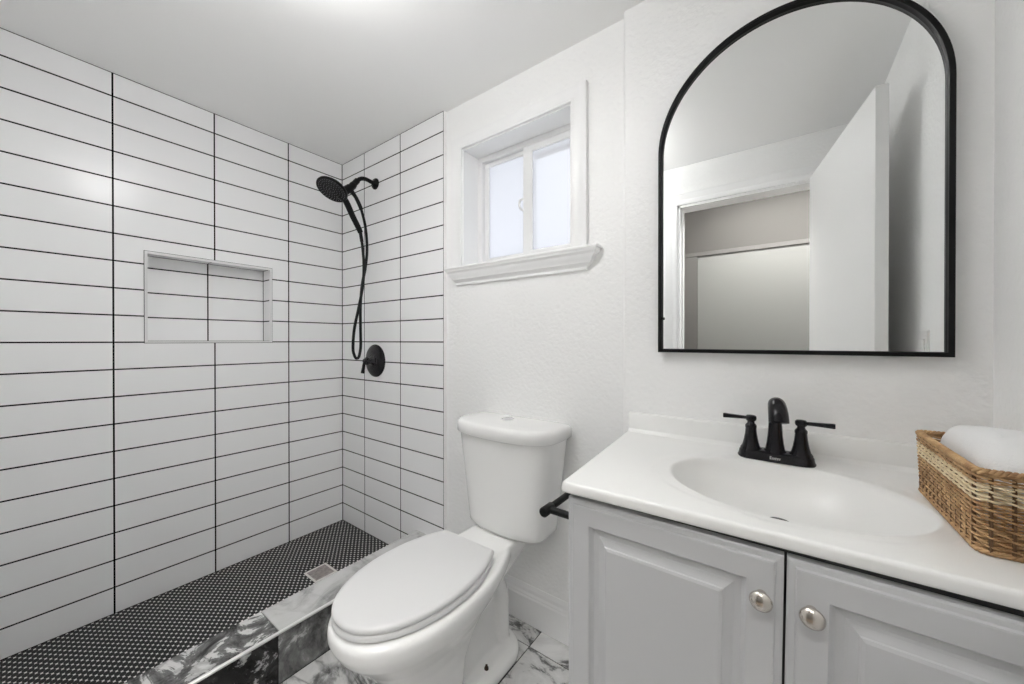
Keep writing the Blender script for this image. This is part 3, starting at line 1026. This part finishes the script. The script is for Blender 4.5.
# ---------------------------------------------------------------- basket with towel
bk = empty('wicker_basket', (0.279, 0.901, ZK), 'brown woven basket with a cream band at the right end of the vanity', 'basket')
KX0, KX1, KY0, KY1 = 0.2090, 0.341, 0.758, 1.030


def rr_path(ins, z, n=240, r=0.011):
    """closed rounded-rectangle path sampled by arc length, with outward normal"""
    x0, x1, y0, y1 = KX0 + ins, KX1 - ins, KY0 + ins, KY1 - ins
    a, b = (x1 - x0 - 2 * r), (y1 - y0 - 2 * r)
    arc = PI / 2 * r
    per = 2 * a + 2 * b + 4 * arc
    out = []
    for k in range(n):
        s = per * k / n
        segs = [('l', x0 + r, y0, 1, 0, a, 0, -1), ('c', x1 - r, y0 + r, -PI / 2, arc), ('l', x1, y0 + r, 0, 1, b, 1, 0), ('c', x1 - r, y1 - r, 0, arc),
                ('l', x1 - r, y1, -1, 0, a, 0, 1), ('c', x0 + r, y1 - r, PI / 2, arc), ('l', x0, y1 - r, 0, -1, b, -1, 0), ('c', x0 + r, y0 + r, PI, arc)]
        for g_ in segs:
            ln = g_[5] if g_[0] == 'l' else g_[4]
            if s <= ln:
                if g_[0] == 'l':
                    out.append((Vector((g_[1] + g_[3] * s, g_[2] + g_[4] * s, z)), Vector((g_[6], g_[7], 0))))
                else:
                    an = g_[3] + s / r
                    out.append((Vector((g_[1] + r * math.cos(an), g_[2] + r * math.sin(an), z)), Vector((math.cos(an), math.sin(an), 0))))
                break
            s -= ln
    return out


NST = 38
HB = 0.113
NR = 17
random.seed(11)
bmb, bmc = bmesh.new(), bmesh.new()
for k in range(NR):
    z = ZK + 0.0055 + (HB - 0.014) * k / (NR - 1)
    fl = 0.004 * (1 - k / (NR - 1))
    for q in range(2):            # two strands twine round the stakes in each row
        pts = []
        for i, (p_, nn_) in enumerate(rr_path(fl + 0.0055, z, 304)):
            a = NST * PI * i / 304 + PI * q + PI * 0.5 * (k % 2)
            pts.append(p_ + nn_ * (0.0038 * math.sin(a)) + Vector((0, 0, 0.0016 * math.cos(a) + random.uniform(-0.0003, 0.0003))))
        tube(bmc if NR - 6 <= k <= NR - 3 else bmb, pts, 0.0016, 6, closed=True)
obj('weave', bmb, M_WICKER, bk, smooth=179)
tag(obj('cream_band', bmc, M_CREAM, bk, smooth=179), 'cream woven band')
bm = bmesh.new()
for i, (p_, nn_) in enumerate(rr_path(0.0065, ZK + 0.003, NST)):
    tube(bm, [p_, p_ + Vector((0, 0, HB - 0.008))], 0.0022, 6)
obj('stakes', bm, M_STAKE, bk)
bm = bmesh.new()
for zc, ra in ((ZK + HB - 0.002, 0.0030), (ZK + 0.0045, 0.0020)):
    for q in range(3):
        pts = []
        for i, (p_, nn_) in enumerate(rr_path(0.005 if ra > 0.0025 else 0.0075, zc, 360)):
            a = 2 * PI * (i / 360 * 44 + q / 3)
            pts.append(p_ + nn_ * (ra * math.cos(a)) + Vector((0, 0, ra * math.sin(a))))
        tube(bm, pts, 0.0024, 6, closed=True)
obj('rim', bm, M_WICKER, bk, smooth=179)
bm = bmesh.new()
extrude_poly(bm, [p_ for p_, _ in rr_path(0.010, ZK + 0.0012, 60)], (0, 0, 0.004))
obj('bottom', bm, M_WICKER, bk)
bm = bmesh.new()
pts = catmull([(0.258, 0.760, ZK + 0.078), (0.258, 0.750, ZK + 0.090), (0.270, 0.745, ZK + 0.096), (0.282, 0.750, ZK + 0.090), (0.284, 0.760, ZK + 0.078)], 8)
tube(bm, pts, 0.0062, 12)
tag(obj('handle', bm, M_ROPE, bk, smooth=60), 'grey wrapped handle')

# rolled towel, rising out of the basket
bm = bmesh.new()
r = bmesh.ops.create_icosphere(bm, subdivisions=5, radius=1.0)
for v in bm.verts:
    p_ = v.co.normalized()
    e_ = 0.56
    q = Vector([math.copysign(abs(c) ** e_, c) for c in p_])
    x = q.x * 0.046
    y = q.y * 0.114
    z = q.z * 0.064
    n_ = noise.noise(Vector((x * 22, y * 14, z * 22))) * 0.004 + noise.noise(Vector((x * 60, y * 40, z * 60 + 5))) * 0.0012
    w = Vector((x, y, z)) + p_ * n_
    if w.z > 0:
        w.z *= 1 + 0.12 * math.sin(w.y * 18 + 1.2)
    v.co = w + Vector((0.277, 0.903, ZK + 0.0755))
tag(obj('towel', bm, M_TOWEL, smooth=179), 'folded white terry towel inside the wicker basket', 'towel')

# ---------------------------------------------------------------- mirror
mi_ = empty('wall_mirror', (0, YM, H - 0.035), 'arched wall mirror with a thin black metal frame', 'mirror')
MX, MR, MZ0, MZC = -0.0015, 0.292, H - 0.0345, H + 0.5475
YFR = YM - 0.026


def arch(ins, y, n=64):
    pts = [Vector((MX - MR + ins, y, MZ0 + ins)), Vector((MX + MR - ins, y, MZ0 + ins))]
    for k in range(n + 1):
        a = PI * k / n
        pts.append(Vector((MX + (MR - ins) * math.cos(a), y, MZC + (MR - ins) * math.sin(a))))
    return pts


bm = bmesh.new()
rings = [arch(i, y) for i, y in ((0.0, YM - 0.001), (0.0, YFR + 0.001), (0.001, YFR), (0.0085, YFR), (0.0095, YFR + 0.001), (0.0095, YFR + 0.010), (0.0105, YFR + 0.012), (0.0105, YM - 0.001))]
rings.append(rings[0])
loft(bm, rings, False, False)
obj('frame', bm, M_BLACK, mi_, smooth=30)
bm = bmesh.new()
loft(bm, [arch(0.0095, YM - 0.0125), arch(0.0095, YM - 0.004)])
tag(obj('glass', bm, M_MIRROR, mi_), 'mirror glass')
bm = bmesh.new()
lathe(bm, [(0.004, 0), (0.004, 0.006), (0.002, 0.007)], (MX - MR + 0.007, YFR + 0.004, H + 0.066), (1, 0, 0), 12)
obj('frame_clip', bm, M_BLACK, mi_)

# ---------------------------------------------------------------- switch on the right wall (seen in the mirror)
sw = empty('light_switch', (XR, 0.722, H - 0.03), 'white light switch plate on the right wall, seen low in the mirror', 'light switch')
obj('plate', B(XR - 0.006, XR + 0.0005, 0.687, 0.757, H - 0.087, H + 0.029, 0.002), M_SWITCH, sw)
obj('rocker', B(XR - 0.010, XR - 0.004, 0.705, 0.739, H - 0.062, H + 0.005, 0.002), M_SWITCH, sw)

# ---------------------------------------------------------------- shower fittings
SX = -1.782
sh = empty('hand_shower', (SX, YB, H + 0.855), 'black hand shower and hose hanging from the tiled shower wall', 'shower')


def S(y, z, dx=0.0):
    return Vector((SX + dx, y, H + z))


bm = bmesh.new()
lathe(bm, [(0.030, -0.001), (0.030, 0.004), (0.026, 0.010), (0.015, 0.014), (0.011, 0.020)], S(YB, 0.855), (0, -1, 0), 32)
obj('flange', bm, M_BLACK, sh, smooth=45)
bm = bmesh.new()
tube(bm, catmull([S(YB, 0.853), S(1.14, 0.858), S(1.11, 0.860), S(1.083, 0.851), S(1.058, 0.826), S(1.036, 0.797)], 7), 0.0105, 16)
tube(bm, [S(1.066, 0.836), S(1.040, 0.802)], 0.0150, 16)
obj('arm', bm, M_BLACK, sh, smooth=45)
dn = (Vector((0, 0.858, 0.779)) - Vector((0, 1.002, 0.699))).normalized()   # along the head, handle to tip
fn = Vector((0.12, -dn.z, dn.y)).normalized()                              # spray face looks down and forward
if fn.z > 0:
    fn = -fn
bm = bmesh.new()
lathe(bm, [(0.013, -0.006), (0.0175, 0.0), (0.0185, 0.012), (0.0165, 0.024), (0.0175, 0.030), (0.0175, 0.048), (0.013, 0.054)], S(1.045, 0.808), (0, -0.62, -0.95), 24)
tube(bm, [S(1.026, 0.785), S(0.990, 0.752), S(0.970, 0.745)], [0.020, 0.022, 0.022], 18)
tube(bm, [S(1.026, 0.775), S(1.046, 0.758), S(1.062, 0.740)], [0.014, 0.0105, 0.0095], 14)
obj('holder', bm, M_BLACK, sh, smooth=45)
hc = S(0.934, 0.748)
bm = bmesh.new()
lathe(bm, [(0.020, -0.022), (0.040, -0.018), (0.066, -0.008), (0.0735, -0.001), (0.0750, 0.004), (0.0740, 0.009), (0.0695, 0.0105), (0.0670, 0.0085), (0.03, 0.0085), (0.001, 0.0085)], hc, fn, 48)
head = obj('spray_head', bm, M_BLACK, sh, smooth=40)
bm = bmesh.new()
u_ = fn.cross(Vector((1, 0, 0))).normalized()
v_ = fn.cross(u_)
for rad, cnt in ((0.013, 8), (0.026, 14), (0.039, 20), (0.052, 26), (0.062, 30)):
    for k in range(cnt):
        a = 2 * PI * k / cnt
        p_ = hc + fn * 0.0075 + (u_ * math.cos(a) + v_ * math.sin(a)) * rad
        lathe(bm, [(0.0022, 0.0), (0.0016, 0.0032)], p_, fn, 6)
obj('nozzles', bm, M_NOZZLE, head)
bm = bmesh.new()
hp = catmull([hc + Vector((0, 0.030, -0.018)), S(1.000, 0.712), S(1.040, 0.642), S(1.072, 0.590), S(1.084, 0.568)], 6)
nn = len(hp)
tube(bm, hp, [0.0165 - 0.0035 * i / nn for i in range(nn)], 16)
obj('handle', bm, M_BLACK, sh, smooth=45)
bm = bmesh.new()
hose = catmull([S(1.082, 0.572), S(1.094, 0.50), S(1.098, 0.40, 0.006), S(1.090, 0.29, 0.010), S(1.066, 0.17, 0.010), S(1.044, 0.06, 0.006), S(1.040, -0.04, 0.0), S(1.050, -0.082), S(1.061, -0.093),
                S(1.074, -0.082), S(1.083, -0.03), S(1.086, 0.06, -0.006), S(1.088, 0.17, -0.010), S(1.098, 0.29, -0.012), S(1.116, 0.39, -0.008), S(1.123, 0.49, -0.004), S(1.112, 0.60), S(1.088, 0.69), S(1.060, 0.742)], 8)
tube(bm, hose, 0.0072, 12)
tube(bm, hose[:7], 0.0088, 12)
tube(bm, hose[-9:], 0.0100, 12)
obj('hose', bm, M_BLACK, sh, smooth=60)

vx, vz = -1.786, H - 0.110
va = empty('shower_valve', (vx, YB, vz), 'round black shower valve with a short lever on the tiled wall', 'shower valve')
bm = bmesh.new()
lathe(bm, [(0.089, -0.0005), (0.089, 0.003), (0.086, 0.006), (0.072, 0.010), (0.050, 0.014), (0.038, 0.016), (0.036, 0.021), (0.032, 0.022)], (vx, YB, vz), (0, -1, 0), 56)
obj('escutcheon', bm, M_BLACK_GLOSS, va, smooth=35)
bm = bmesh.new()
lathe(bm, [(0.030, 0.018), (0.027, 0.024), (0.020, 0.034), (0.018, 0.046), (0.021, 0.050), (0.021, 0.056), (0.015, 0.060), (0.014, 0.068), (0.010, 0.072)], (vx, YB, vz), (0, -1, 0), 32)
hub = obj('hub', bm, M_BLACK_GLOSS, va, smooth=40)
bm = bmesh.new()
tube(bm, catmull([(vx, YB - 0.060, vz + 0.006), (vx, YB - 0.068, vz - 0.012), (vx, YB - 0.073, vz - 0.040), (vx, YB - 0.079, vz - 0.064)], 5), [0.007 + 0.0022 * i / 15 for i in range(16)], 12)
obj('lever', bm, M_BLACK_GLOSS, hub, smooth=45)

# floor drain
dr_ = empty('floor_drain', (-1.722, 0.845, ZS), 'small square metal drain in the black mosaic shower floor', 'drain')
bm = bmesh.new()
x0, x1, y0, y1 = -1.782, -1.672, 0.795, 0.897
rings = []
for ins, z in ((0, ZS - 0.004), (0, ZS + 0.0025), (0.001, ZS + 0.003), (0.008, ZS + 0.003), (0.009, ZS + 0.001)):
    rings.append([Vector((x0 + ins, y0 + ins, z)), Vector((x1 - ins, y0 + ins, z)), Vector((x1 - ins, y1 - ins, z)), Vector((x0 + ins, y1 - ins, z))])
loft(bm, rings, True, False)
obj('frame', bm, M_DRAINFR, dr_)
bm = bmesh.new()
box(bm, x0 + 0.008, x1 - 0.008, y0 + 0.008, y1 - 0.008, ZS - 0.003, ZS + 0.0012)
for k in range(5):
    yy = y0 + 0.022 + k * 0.0145
    tube(bm, catmull([(x0 + 0.02, yy, ZS + 0.0015), (x0 + 0.04, yy + 0.006, ZS + 0.002), (x0 + 0.07, yy - 0.005, ZS + 0.002), (x1 - 0.02, yy, ZS + 0.0015)], 4), 0.0018, 6)
obj('grate', bm, M_DRAIN, dr_)

# ---------------------------------------------------------------- toilet-paper holder on the vanity's side
tx, tz, ty = -0.420, H - 0.380, 0.690
tp = empty('paper_holder', (VX0, ty + 0.03, tz), 'empty black toilet paper holder on the vanity side facing the toilet', 'paper holder')
bm = bmesh.new()
tube(bm, [(tx, ty + 0.032, tz), (tx, ty + 0.165, tz)], 0.0078, 18)
obj('roll_bar', bm, M_BLACK, tp, smooth=45)
bm = bmesh.new()
tube(bm, [(tx, ty, tz), (tx, ty + 0.0015, tz), (tx, ty + 0.036, tz), (tx, ty + 0.0375, tz)], [0.0095, 0.011, 0.011, 0.0095], 20)
tube(bm, [(tx, ty + 0.022, tz), (VX0 - 0.008, ty + 0.022, tz)], 0.0080, 18)
obj('arm', bm, M_BLACK, tp, smooth=45)
bm = bmesh.new()
lathe(bm, [(0.022, 0), (0.022, 0.006), (0.018, 0.009), (0.010, 0.010)], (VX0 + 0.0005, ty + 0.026, tz), (-1, 0, 0), 28)
obj('wall_plate', bm, M_BLACK, tp, smooth=45)
